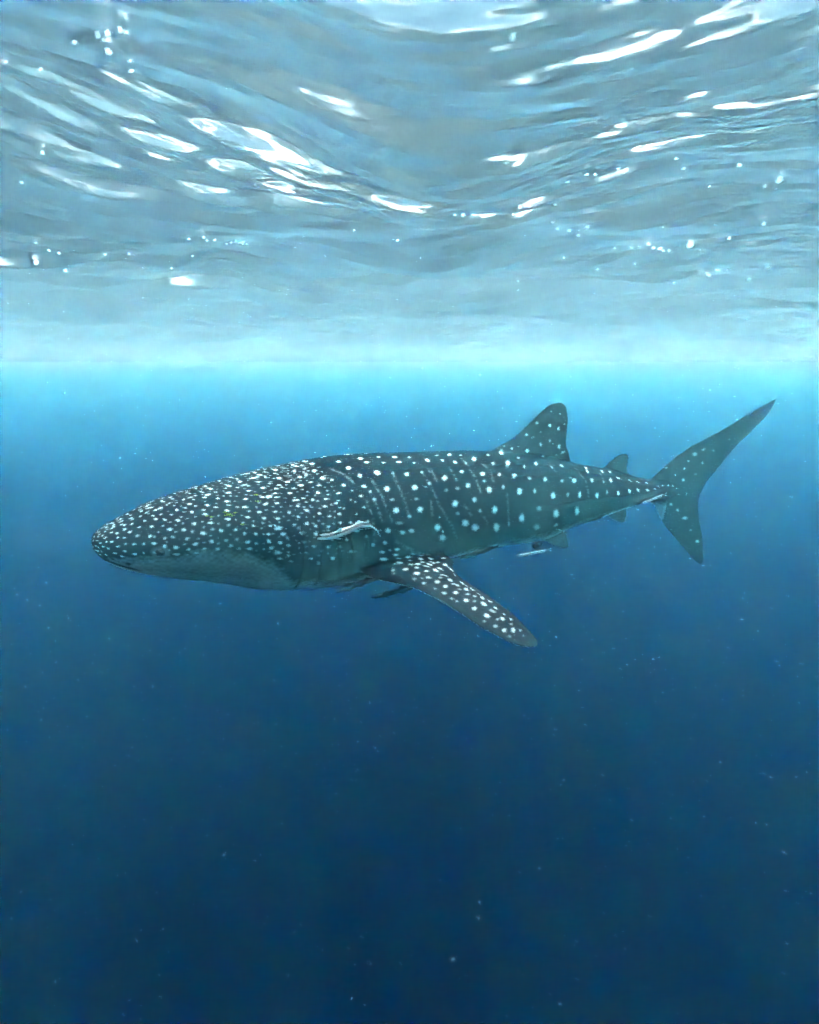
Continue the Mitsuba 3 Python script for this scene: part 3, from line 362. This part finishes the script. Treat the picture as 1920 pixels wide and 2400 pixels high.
def spot_rows():
    rows = SPOTS * np.array([.001] * 9 + [.05])
    c, a, b, w = rows[:, :3], rows[:, 3:6], rows[:, 6:9], rows[:, 9]
    # the snout is sown with small spots, dense at the tip and wider apart towards the eyes
    g = np.random.default_rng(4)
    have = [tuple(q) for q in c if q[0] < .75]
    size = lambda x: .0105 + .022 * np.clip(x / .55, 0, 1)            # noqa: E731
    extra = []
    t = np.linspace(0, 1, 400) ** 1.5
    up, dn = PchipInterpolator(STATION ** .5, ABOVE)(t ** .5), PchipInterpolator(STATION ** .5, BELOW)(t ** .5)
    wd = PchipInterpolator(WIDE_T, WIDE)(t) * (up + dn) / 2
    for _ in range(9000):
        k = int(np.searchsorted(t, g.uniform(0, 1) ** 1.3 * .17))
        ph = g.uniform(-.1, .78) * math.pi
        cc, ss = math.cos(ph), math.sin(ph)
        rr = (abs(cc) ** 2.15 + abs(ss) ** 2.15) ** (-1 / 2.15)
        p = np.array([t[k] * PCL, -wd[k] * ss * rr, (up[k] if cc > 0 else dn[k]) * cc * rr])
        if p[2] < cheek(p[0]) + .02:
            continue
        if have:
            d = (np.array(have) - p) * [.75, 1, 1]
            if (np.linalg.norm(d, axis=1) < size(p[0]) * 2).any():
                continue
        have.append(tuple(p))
        k2 = min(k + 3, 399)
        tan = np.array([(t[k2] - t[k]) * PCL, -(wd[k2] - wd[k]) * ss * rr, ((up[k2] - up[k]) if cc > 0 else (dn[k2] - dn[k])) * cc * rr])
        tan /= np.linalg.norm(tan) + 1e-9
        nrm = np.array([0, -ss, cc]) - tan * (-ss * tan[1] + cc * tan[2])
        side = np.cross(tan, nrm / np.linalg.norm(nrm))
        sz = size(p[0]) * g.uniform(.5, .72)
        extra.append((p, tan * sz * 1.3, side * sz * .85, g.choice([1, .9, .8, .5])))
    for _ in range(9000):
        k = int(np.searchsorted(t, g.uniform(.05, .25)))
        ph = g.uniform(-.02, .55) * math.pi
        cc, ss = math.cos(ph), math.sin(ph)
        rr = (abs(cc) ** 2.15 + abs(ss) ** 2.15) ** (-1 / 2.15)
        p = np.array([t[k] * PCL, -wd[k] * ss * rr, (up[k] if cc > 0 else dn[k]) * cc * rr])
        if p[2] < cheek(p[0]) + .03 or (np.linalg.norm((np.array(have) - p) * [.8, 1, 1], axis=1) < .028).any():
            continue
        have.append(tuple(p))
        nrm = np.array([0, -ss, cc])
        side = np.cross([1, 0, 0], nrm)
        extra.append((p, np.array([1, 0, 0]) * g.uniform(.007, .012), side * g.uniform(.0045, .007), g.choice([.5, .35, .22])))
    if extra:
        c = np.vstack([c, [e[0] for e in extra]])
        a = np.vstack([a, [e[1] for e in extra]])
        b = np.vstack([b, [e[2] for e in extra]])
        w = np.r_[w, [e[3] for e in extra]]
    fin = np.abs(c[:, 1]) > .56                                        # the spots out on the pectoral fin are smaller and greyer
    a, b, w = a * np.where(fin, .84, 1)[:, None], b * np.where(fin, .84, 1)[:, None], w * np.where(fin, .62, 1)
    mir = np.array([1, -1, 1])
    bend = spine(np.clip(c[:, 0] / PCL, 0, 1))[1]
    far = c * mir + np.stack([0 * bend, 2 * bend, 0 * bend], 1)      # the right flank carries the like pattern
    return np.vstack([c, far]), np.vstack([a, a * mir]), np.vstack([b, b * mir]), np.r_[w, w]


def cheek(x):
    return np.interp(x, [0, .06, .13, .26, .45, .62, .78, .92, 1.3, 2.2, 3.3, 4.2, 5], [-.07, -.06, -.05, -.025, -.01, -.015, -.07, -.22, -.27, -.24, -.16, -.05, 0.02])


def skin_colours(v, n):
    x, z = v[:, 0], v[:, 2]
    n1 = meshkit.fbm(v * 9, 3, seed=1)
    n2 = meshkit.noise(v * 75, seed=2)
    n3 = meshkit.noise(v * 190, seed=6)
    dark = np.array([.0038, .0060, .0082])
    col = dark * (.6 + .9 * n1 + .5 * (n2 - .5))[:, None]
    # pale underside: a mottled edge along the cheek, the belly and the underside of the tail
    edge = cheek(x) + .06 * (n1 - .5) + .03 * (n2 - .5)
    fin = (np.abs(v[:, 1] - spine(np.clip(x / PCL, 0, 1))[1]) > .47) | (x > PCL + .02)
    pale = (1 - smooth(-.05, .03, z - edge)) * np.where(fin, 0, 1)
    pale = np.maximum(pale * np.where(x < 1.0, .75, .32), pale * smooth(.3, .8, -n[:, 2]))
    pale = np.maximum(pale, np.where(fin & (n[:, 2] < -.4) & (x < 3), .6, 0))
    under = np.array([.27, .30, .31]) * (.62 + .5 * n1 + .35 * (n2 - .5))[:, None]
    col = col + (under - col) * pale[:, None]
    flat = np.abs(v[:, 1]) > .62                                       # the outer pectoral fin and the tail are greyer
    col = np.where((flat | (x > PCL))[:, None], col * 1.25 + .006, col)
    c, a, b, w = spot_rows()
    tree = cKDTree(v)
    white = np.zeros(len(v))
    reach = 1.55 * np.maximum(np.linalg.norm(a, axis=1), np.linalg.norm(b, axis=1)) + .004
    normal = np.cross(a, b)
    for k, idx in enumerate(tree.query_ball_point(c, reach)):
        if not idx:
            continue
        idx = np.array(idx)
        d = v[idx] - c[k]
        aa, bb, ab = a[k] @ a[k], b[k] @ b[k], a[k] @ b[k]
        det = aa * bb - ab * ab + 1e-14
        da, db = d @ a[k], d @ b[k]
        r = np.sqrt(((bb * da - ab * db) / det) ** 2 + ((aa * db - ab * da) / det) ** 2)
        r = r + .55 * (n3[idx] - .5) + .3 * (n2[idx] - .5)
        facing = np.abs(n[idx] @ normal[k]) / (np.linalg.norm(normal[k]) + 1e-12)
        white[idx] = np.maximum(white[idx], w[k] * (1 - smooth(.28, .95, r * np.interp(c[k, 0], [.9, 1.0, 1.25, 1.35], [1.12, 1.0, 1.0, .84]))) * smooth(.1, .4, facing))
    for line in STRIPES:
        p = np.array(line) * .001
        q = np.concatenate([p[i] + (p[i + 1] - p[i]) * np.linspace(0, 1, 14)[:, None] for i in range(len(p) - 1)])
        for sgn in (1, -1):
            qq = q * [1, sgn, 1]
            d, _ = cKDTree(qq).query(v, distance_upper_bound=.03)
            white = np.maximum(white, .15 * np.exp(-((d + .008 * (n2 - .5)) / .0105) ** 2) * smooth(.25, .75, n2) * (.3 + 1.4 * n3))
    white = np.maximum(white, .10 * smooth(.80, .90, n3) * smooth(.45, .7, n1) * (1 - pale))     # fine pale freckles
    col = col + (np.array([.55, .56, .56]) - col) * np.clip(white, 0, 1)[:, None]
    for gx, z1, z2, lean in GILLS:                                     # the open gill slits are dark inside
        slit = np.exp(-((x - gx - lean * (z - z1)) / .010) ** 2) * smooth(z2 - .03, z2 + .03, z) * (1 - smooth(z1 - .06, z1 + .02, z)) * (x < 1.5) * (np.abs(v[:, 1]) < .5)
        col *= (1 - .85 * slit)[:, None]
    lip = np.exp(-((z - lip_z(x) + .004 * (n1 - .5)) / .0105) ** 2) * smooth(.21, .15, x)
    col *= (1 - .85 * lip)[:, None]
    nostril = np.exp(-((x - .128) ** 2 / .015 ** 2 + (z + .074) ** 2 / .012 ** 2)) * (n1 > 0)
    col *= (1 - .9 * nostril)[:, None]
    lid = np.sqrt(((x - .258) / 1.15) ** 2 + ((z + .004) / .9) ** 2)       # the pale skin around each eye
    lid = smooth(.042, .020, lid + .016 * (n1 - .5)) * (np.abs(v[:, 1]) > .15) * (x < .4)
    col = col + (np.array([.16, .18, .19]) - col) * (.38 * lid)[:, None]
    return np.clip(col, 0, 1)


whole, sv, sf = shark_body()
sm = whole.refine_to_length(.0085).to_mesh()
sv, sf = np.array(sm.vert_properties[:, :3], float), np.array(sm.tri_verts)
_, _, sn = meshkit.arrays((sv, sf), True)
scene["shark_skin"] = {"type": "diffuse", "reflectance": {"type": "mesh_attribute", "name": "vertex_color"}}
place = T(np.vstack([np.hstack([SHARK_AXES, SHARK_NOSE[:, None]]), [[0, 0, 0, 1]]]))
scene["whale_shark__body"] = mikit.ply((sv, sf), "shark_skin", smooth=True, color=skin_colours(sv, sn), to_world=place)
labels["whale_shark"] = {"label": "huge dark grey whale shark covered in white spots swimming just below the waves", "category": "shark"}
scene["eye_black"] = {"type": "principled", "base_color": {"type": "rgb", "value": [.006, .007, .008]}, "roughness": .15, "specular": .5}
for key, side in (("whale_shark__eye", -1), ("whale_shark__eye_001", 1)):
    e = trimesh.creation.icosphere(3, .020)
    e.apply_scale([1.15, .7, .9])
    e.apply_translation([.258, side * .252, -.004])
    scene[key] = mikit.ply(e, "eye_black", smooth=True, to_world=place)


# ---------------------------------------------------------------- remoras and pilot fish
def place_between(nose, tail, up=(0, 0, 1.0)):
    nose, tail = np.array(nose, float), np.array(tail, float)
    x = tail - nose
    length = np.linalg.norm(x)
    x /= length
    z = np.array(up, float) - x * (x @ np.array(up, float))
    z /= np.linalg.norm(z)
    return nose, np.stack([x, np.cross(z, x), z], 1), length


def fish_trunk(profile, arch, n=70, m=36, flat=1.0):
    """A fish of length 1 from snout to tail root: profile rows (x, up, down, half width), arch rows (x, dz, dy)."""
    pr, ar = np.array(profile, float), np.array(arch, float)
    s = np.linspace(0, 1, n) ** 1.25 * pr[-1, 0]
    up, dn, w = (PchipInterpolator(pr[:, 0], pr[:, k])(s) for k in (1, 2, 3))
    dz, dy = (PchipInterpolator(ar[:, 0], ar[:, k])(s) for k in (1, 2))
    ph = np.linspace(0, 2 * math.pi, m + 1)[:-1]
    c, q = np.cos(ph), np.sin(ph)
    z = np.where(c > 0, up[:, None], dn[:, None]) * c + dz[:, None]
    y = w[:, None] * q + dy[:, None]
    v = np.stack([s[:, None] + 0 * z, y, z], -1).reshape(-1, 3)
    i, j = np.meshgrid(np.arange(n - 1), np.arange(m), indexing="ij")
    j2 = (j + 1) % m
    f = np.stack([i * m + j, i * m + j2, (i + 1) * m + j2, (i + 1) * m + j], -1).reshape(-1, 4)
    f = np.vstack([f[:, [0, 1, 2]], f[:, [0, 2, 3]]])
    k = np.arange(m)
    f = np.vstack([f, np.stack([k * 0 + n * m, (k + 1) % m, k], 1), np.stack([k * 0 + n * m + 1, (n - 1) * m + k, (n - 1) * m + (k + 1) % m], 1)])
    v = np.vstack([v, v[:m].mean(0)[None], v[n * m - m:n * m].mean(0)[None]])
    return solid(v, f), (lambda x: PchipInterpolator(ar[:, 0], ar[:, 1:])(np.clip(x, 0, 1)))


REMORA = [(0, 0.0053, 0.0053, 0.0074), (0.03, 0.0141, 0.0158, 0.0239), (0.1, 0.0264, 0.0299, 0.0386), (0.2, 0.0387, 0.0458, 0.046), (0.35, 0.0458, 0.0528, 0.0478), (0.52, 0.0405, 0.0458, 0.0405), (0.7, 0.0282, 0.0299, 0.0276), (0.86, 0.0158, 0.0158, 0.0147), (0.94, 0.0114, 0.0114, 0.0092)]


def make_remora(key, nose, tail, arch, paint, raised=True):
    o, A, length = place_between(nose, tail)
    arch = arch or [(0, 0, 0), (.5, 0, 0), (1, 0, 0)]
    trunk, mid = fish_trunk(REMORA, arch)
    at = lambda pts: [np.array([x, mid(x)[1] + y, mid(x)[0] + z]) for x, y, z in pts]       # noqa: E731
    fins = []
    for s in (1, -1):                                                  # second dorsal and anal fin, mirror images; the two lobes of the tail
        fins.append(fin_mesh(at([(.52, 0, .03 * s), (.565, 0, .068 * s), (.60, 0, .082 * s)]), at([(.86, 0, .01 * s), (.82, 0, .026 * s), (.74, 0, .040 * s), (.65, 0, .062 * s), (.60, 0, .082 * s)]), [0, 1, 0], .05, n=24, m=16, cap=.012))
        fins.append(fin_mesh(at([(.88, 0, 0), (.94, 0, .016 * s), (.975, 0, .040 * s), (1.0, 0, .056 * s)]), at([(.955, 0, 0), (.972, 0, .010 * s), (.988, 0, .032 * s), (1.0, 0, .056 * s)]), [0, 1, 0], .08, n=20, m=14, cap=.010))
        lift = .085 if (raised and s < 0) else -.012
        fins.append(fin_mesh(at([(.20, .03 * s, .012), (.24, .058 * s, .02 + lift * .6), (.295, .082 * s, .012 + lift)]), at([(.275, .03 * s, .0), (.30, .056 * s, .0 + lift * .45), (.312, .075 * s, .01 + lift * .9), (.295, .082 * s, .012 + lift)]), [0, .4, 1], .06, n=18, m=14, cap=.010))
        fins.append(fin_mesh(at([(.24, .012 * s, -.045), (.28, .03 * s, -.062), (.32, .045 * s, -.066)]), at([(.28, .01 * s, -.045), (.315, .028 * s, -.056), (.33, .042 * s, -.064), (.32, .045 * s, -.066)]), [0, .3, 1], .07, n=14, m=12, cap=.008))
    whole = trunk
    for q in fins:
        whole = whole + q
    mesh = whole.refine_to_length(.02).to_mesh()
    v, f = np.array(mesh.vert_properties[:, :3], float), np.array(mesh.tri_verts)
    m = np.array([mid(x) for x in np.linspace(0, 1, 101)])
    zz = v[:, 2] - np.interp(v[:, 0], np.linspace(0, 1, 101), m[:, 0])
    col = paint(v[:, 0], zz, meshkit.fbm(v * 40, 3, seed=8))
    lay_in_world = lambda p: o + (p * length) @ A.T                    # noqa: E731
    scene[key + "__body"] = mikit.ply((lay_in_world(v), f), "fish_skin", smooth=True, color=np.clip(col, 0, 1))
    # the sucking disc on the flat head, with its slats
    mz, my = mid(.13)
    disc = trimesh.creation.cylinder(1, 1, sections=28)
    disc.apply_scale([.088, .030, .010])
    disc.apply_translation([.118, my, mz + .031])
    slats = []
    for q in np.linspace(-.065, .065, 9):
        b = trimesh.creation.box([.006, .046 * math.sqrt(max(.05, 1 - (q / .085) ** 2)), .006])
        b.apply_translation([.118 + q, my, mz + .038])
        slats.append(b)
    disc = trimesh.util.concatenate([disc] + slats)
    scene[key + "__sucking_disc"] = mikit.ply((lay_in_world(np.array(disc.vertices)), np.array(disc.faces)), "disc_grey" if paint is paint_silver else "disc_dark")
    for n, s in enumerate((-1, 1)):
        e = trimesh.creation.icosphere(2, .0085)
        e.apply_translation([.098, mid(.1)[1] + s * .038, mid(.1)[0] + .006])
        scene[key + "__eye" + ("" if n == 0 else "_001")] = mikit.ply((lay_in_world(np.array(e.vertices)), np.array(e.faces)), "eye_black", smooth=True)


def mixed(a, b, t):
    return np.array(a) + (np.array(b) - np.array(a)) * np.clip(t, 0, 1)[:, None]


def paint_silver(x, z, n):
    c = mixed([.56, .58, .58], [.07, .08, .09], smooth(.006, .014, z) * (1 - smooth(.034, .044, z)))
    c = mixed([0, 0, 0], c, np.ones(len(x))) * (.8 + .4 * n)[:, None]
    c = mixed(c, [.42, .48, .50], smooth(.056, .066, z))
    c = mixed(c, [.35, .40, .43], smooth(-.03, -.045, z) * (x < .4))
    return mixed(c, [.30, .35, .38], smooth(.10, .02, x))


def paint_dark(x, z, n):
    return np.array([.004, .005, .007]) * (.7 + .7 * n)[:, None]


def paint_lined(x, z, n):
    c = np.array([.012, .016, .020]) * (.7 + .7 * n)[:, None]
    line = np.exp(-((z - .020) / .007) ** 2) + np.exp(-((z + .026) / .007) ** 2)
    c = mixed(c, [.62, .68, .70], line * smooth(.06, .12, x))
    return mixed(c, [.55, .60, .62], (np.abs(z) > .03) & (x > .93))


scene["fish_skin"] = {"type": "diffuse", "reflectance": {"type": "mesh_attribute", "name": "vertex_color"}}
scene["disc_grey"] = {"type": "diffuse", "reflectance": {"type": "rgb", "value": [.30, .32, .33]}}
scene["disc_dark"] = {"type": "diffuse", "reflectance": {"type": "rgb", "value": [.012, .013, .015]}}
LEVEL = None
GENTLE = [(0, 0, 0), (.3, .012, 0), (.6, .02, .01), (.85, .012, .025), (1, 0, .03)]
REMORAS = [
    ((-0.485, 2.958, -0.908), (-0.164, 3.222, -0.959), [(0, 0, 0), (.2, .030, 0), (.45, .090, 0), (.66, .140, 0), (.78, .135, 0), (.90, .080, 0), (1, 0, 0)], paint_silver, "silver white remora curving over the shark's flank above the side fin"),
    ((-0.420, 3.111, -1.275), (-0.186, 3.158, -1.210), GENTLE, paint_dark, "lower front one of two overlapping black remoras under the shark's throat"),
    ((-0.395, 3.234, -1.280), (-0.151, 3.191, -1.221), GENTLE, paint_dark, "upper one of two overlapping black remoras under the shark's throat"),
    ((-0.246, 3.495, -1.465), (0.089, 3.561, -1.413), GENTLE, paint_dark, "black remora with its tail hidden behind the shark's long side fin"),
    ((0.324, 3.511, -1.205), (0.595, 3.673, -1.178), GENTLE, paint_dark, "black remora hugging the belly just behind the shark's side fin"),
    ((0.739, 3.895, -1.318), (0.996, 3.905, -1.274), LEVEL, paint_lined, "dark remora with pale stripes swimming free below the shark's belly"),
    ((0.857, 3.863, -1.243), (1.001, 4.205, -1.319), LEVEL, paint_dark, "short dark remora seen head on under the rear belly"),
    ((1.041, 3.991, -1.144), (1.111, 3.981, -1.182), GENTLE, paint_lined, "tiny striped remora at the base of the pelvic fin"),
    ((1.519, 4.806, -1.324), (1.717, 4.869, -1.266), GENTLE, paint_dark, "thin dark remora under the tail in front of the anal fin"),
    ((2.076, 5.124, -1.240), (2.351, 5.210, -1.173), GENTLE, paint_lined, "slender remora with two white stripes beside the root of the tail fin")]
for n, (nose, tail, arch, paint, label) in enumerate(REMORAS):
    key = "remora" + (f"_{n:03d}" if n else "")
    make_remora(key, nose, tail, arch, paint, raised=n in (0, 3))
    labels[key] = {"label": label, "category": "fish", "group": "remoras travelling with the shark"}

PILOT = [(0, .01, .01, .008), (.05, .06, .05, .035), (.2, .15, .14, .075), (.4, .19, .18, .085), (.6, .15, .14, .065), (.78, .06, .06, .03), (.86, .04, .04, .018)]
SPOTS_OF_PILOTS = [((-0.799, 2.977, -0.672), "uppermost tiny yellow banded fish above the shark's cheek"), ((-0.782, 2.941, -0.699), "tiny yellow banded fish just below the uppermost one"),
                   ((-1.005, 2.804, -0.740), "foremost tiny yellow banded fish beside the shark's head"), ((-0.983, 2.806, -0.746), "tiny yellow banded fish right behind the foremost one"),
                   ((-0.921, 2.845, -0.732), "tiny yellow banded fish at the front top of the middle cluster"), ((-0.878, 2.855, -0.737), "tiny yellow banded fish at the back of the middle cluster"),
                   ((-0.902, 2.842, -0.741), "tiny yellow banded fish in the centre of the middle cluster"), ((-0.891, 2.839, -0.748), "tiny yellow banded fish at the bottom of the middle cluster"),
                   ((-0.916, 2.832, -0.745), "tiny yellow banded fish at the front bottom of the middle cluster"), ((-0.835, 2.826, -0.790), "lowest tiny yellow banded fish beside the shark's head")]
g = np.random.default_rng(21)
for n, (spot, label) in enumerate(SPOTS_OF_PILOTS):
    trunk, mid = fish_trunk(PILOT, [(0, 0, 0), (.5, 0, 0), (1, 0, 0)], n=40, m=20)
    whole = trunk
    for s in (1, -1):
        whole = whole + fin_mesh([np.array([.82, 0, 0]), np.array([.9, 0, .06 * s]), np.array([1.0, 0, .14 * s])], [np.array([.90, 0, 0]), np.array([.94, 0, .04 * s]), np.array([1.0, 0, .14 * s])], [0, 1, 0], .08, n=10, m=10, cap=.02)
        whole = whole + fin_mesh([np.array([.45, 0, .10 * s]), np.array([.5, 0, .21 * s]), np.array([.56, 0, .26 * s])], [np.array([.78, 0, .03 * s]), np.array([.68, 0, .10 * s]), np.array([.56, 0, .26 * s])], [0, 1, 0], .06, n=10, m=10, cap=.02)
    mesh = whole.refine_to_length(.05).to_mesh()
    v, f = np.array(mesh.vert_properties[:, :3], float), np.array(mesh.tri_verts)
    band = smooth(.2, .6, np.sin(v[:, 0] * 2 * math.pi / .17))
    col = mixed([.20, .22, .012], [.008, .014, .004], band)
    size = .025 * g.uniform(.85, 1.15)
    turn = g.uniform(-.25, .25)
    A = np.array([[math.cos(.5 + turn), -math.sin(.5 + turn), 0], [math.sin(.5 + turn), math.cos(.5 + turn), 0], [0, 0, 1]])
    key = "pilot_fish" + (f"_{n:03d}" if n else "")
    scene[key] = mikit.ply((np.array(spot) + ((v - [.5, 0, 0]) * size) @ A.T, f), "fish_skin", smooth=True, color=col)
    labels[key] = {"label": label, "category": "fish", "group": "tiny yellow fish beside the shark's head"}


# ---------------------------------------------------------------- what drifts in the water
def joined(base, at, scale, seed):
    """Many small irregular copies of one mesh, joined: what nobody could count."""
    q = np.random.default_rng(seed)
    v0, f0 = np.array(base.vertices), np.array(base.faces)
    n = len(at)
    stretch = q.uniform(.6, 1.5, (n, 1, 3))
    axis = q.normal(size=(n, 3))
    axis /= np.linalg.norm(axis, axis=1, keepdims=True)
    v = v0[None] * stretch
    v = v - 2 * (v @ axis[:, :, None]) * axis[:, None, :]              # a random reflection turns each piece
    v = v * np.asarray(scale)[:, None, None] + np.asarray(at)[:, None, :]
    f = f0[None, :, ::-1] + (np.arange(n) * len(v0))[:, None, None]
    return v.reshape(-1, 3), f.reshape(-1, 3)


g = np.random.default_rng(33)
count = 7000
where = np.stack([g.uniform(-6.5, 6.5, count), .5 + 9.5 * g.random(count) ** .8, g.uniform(-6.5, .75, count)], 1)
where = where[np.linalg.norm(where, axis=1) > 1.1]
where = where[meshkit.fbm(where * .9, 2, seed=12) > .34 + .3 * g.random(len(where))]        # in loose drifts
grain = np.exp(g.normal(math.log(.0015), .55, len(where))).clip(.0006, .007)
scene["pale_speck"] = {"type": "diffuse", "reflectance": {"type": "rgb", "value": [.26, .31, .31]}}
scene["marine_snow"] = mikit.ply(joined(trimesh.creation.icosphere(1), where, grain, 5), "pale_speck", smooth=True)
labels["marine_snow"] = {"kind": "stuff", "label": "pale specks of plankton drifting through the water"}
BUBBLES = [(-1018,2077,5.1),(-923,2030,6.7),(-880,1999,5.5),(-837,1983,4.9),(-824,1993,4.4),(-929,2072,3.4),(-936,2117,7.0),(-887,2153,4.7),(-915,2223,4.9),(-1307,2395,4.7),(-1457,2454,3.4),(-1669,2983,6.8),(-1920,3212,4.6),(-2513,4229,12.3),(-2265,4073,5.9),(-2288,4005,5.8),(-2327,3940,4.6),(-2443,4448,7.8),(-1902,4274,6.2),(-1931,4424,5.2),(-2071,4289,5.0),(-1271,3915,5.7),(-1272,3973,4.6),(-1257,4086,4.7),(-1212,4200,3.7),(-1176,4178,4.9),(-1142,4171,4.9),(-1129,4207,6.1),(-1107,4207,6.1),(-1151,4367,6.4),(-1122,4367,5.1),(-1386,3986,4.6),(-1607,4665,4.1),(-1792,5740,5.1),(-2247,7310,10.9),(-2588,6083,7.2),(-3868,6620,7.9),(-346,3966,4.6),(-10,3452,9.9),(-862,6527,9.7),(-823,6582,7.8),(-773,6755,10.0),(-80,4171,4.9),(77,4507,3.9),(-3098,6164,5.5),(-2358,6213,5.5),(-2005,5550,4.9),(259,1723,6.0),(224,3120,4.5),(262,3116,5.3),(357,3382,4.9),(426,3467,4.0),(510,3155,4.5),(531,3096,5.3),(580,3108,3.5),(595,3093,3.5),(652,3496,9.1),(678,3448,5.0),(688,3521,6.1),(693,3350,4.8),(722,3448,5.0),(795,3506,4.0),(853,3787,4.4),(929,3986,5.8),(1012,4019,8.2),(1065,3986,4.6),(1097,4128,6.0),(1089,3909,12.5),(698,2862,3.2),(773,2839,4.8),(816,2868,3.3),(913,2849,3.2),(962,2891,4.1),(1115,2739,3.9),(1225,2911,5.0),(1536,3318,3.8),(1496,2965,5.1),(1800,3159,10.8),(1827,3327,6.7),(1898,3350,4.8),(2105,3787,8.8),(2086,4142,7.2),(1956,4407,16.7),(1639,4344,7.6),(1678,4432,6.5),(1753,4541,9.3),(1805,4558,10.7),(1647,4541,5.3),(1616,4602,5.4),(1493,4593,4.0),(1990,4956,11.6),(2025,4936,7.2),(2124,5073,7.5),(2227,5095,10.5),(2350,5150,9.1),(2399,5139,7.6),(2463,5230,7.7),(2494,5230,7.7),(2475,5373,6.3),(2640,5195,6.1),(1523,3829,3.3),(1171,4777,5.6),(1751,5840,6.9),(671,6164,7.3),(2064,5754,6.8),(3116,6545,13.6),(3231,6735,10.0),(3150,6418,11.4),(3237,6401,7.6),(3337,6582,9.8),(3181,6454,9.6),(3458,7264,8.7),(3432,6005,17.8),(2790,6582,5.9),(2524,6735,8.0),(2224,7000,6.2),(-79,4178,4.9)]
b = np.array(BUBBLES, float) / 1000
bz = SURFACE + sea_height(b[:, 0], b[:, 1], 0 * b[:, 0] + .02) - .02
scene["bubble_film"] = {"type": "principledthin", "base_color": {"type": "rgb", "value": [.95, .96, .97]}, "roughness": .6, "diff_trans": 1.2, "spec_trans": 0.0}
scene["air_bubbles"] = mikit.ply(joined(trimesh.creation.icosphere(2), np.stack([b[:, 0], b[:, 1], bz], 1), b[:, 2] * 1.05, 6), "bubble_film", smooth=True)
labels["air_bubbles"] = {"kind": "stuff", "label": "glittering bubbles and foam flecks clinging under the waves"}
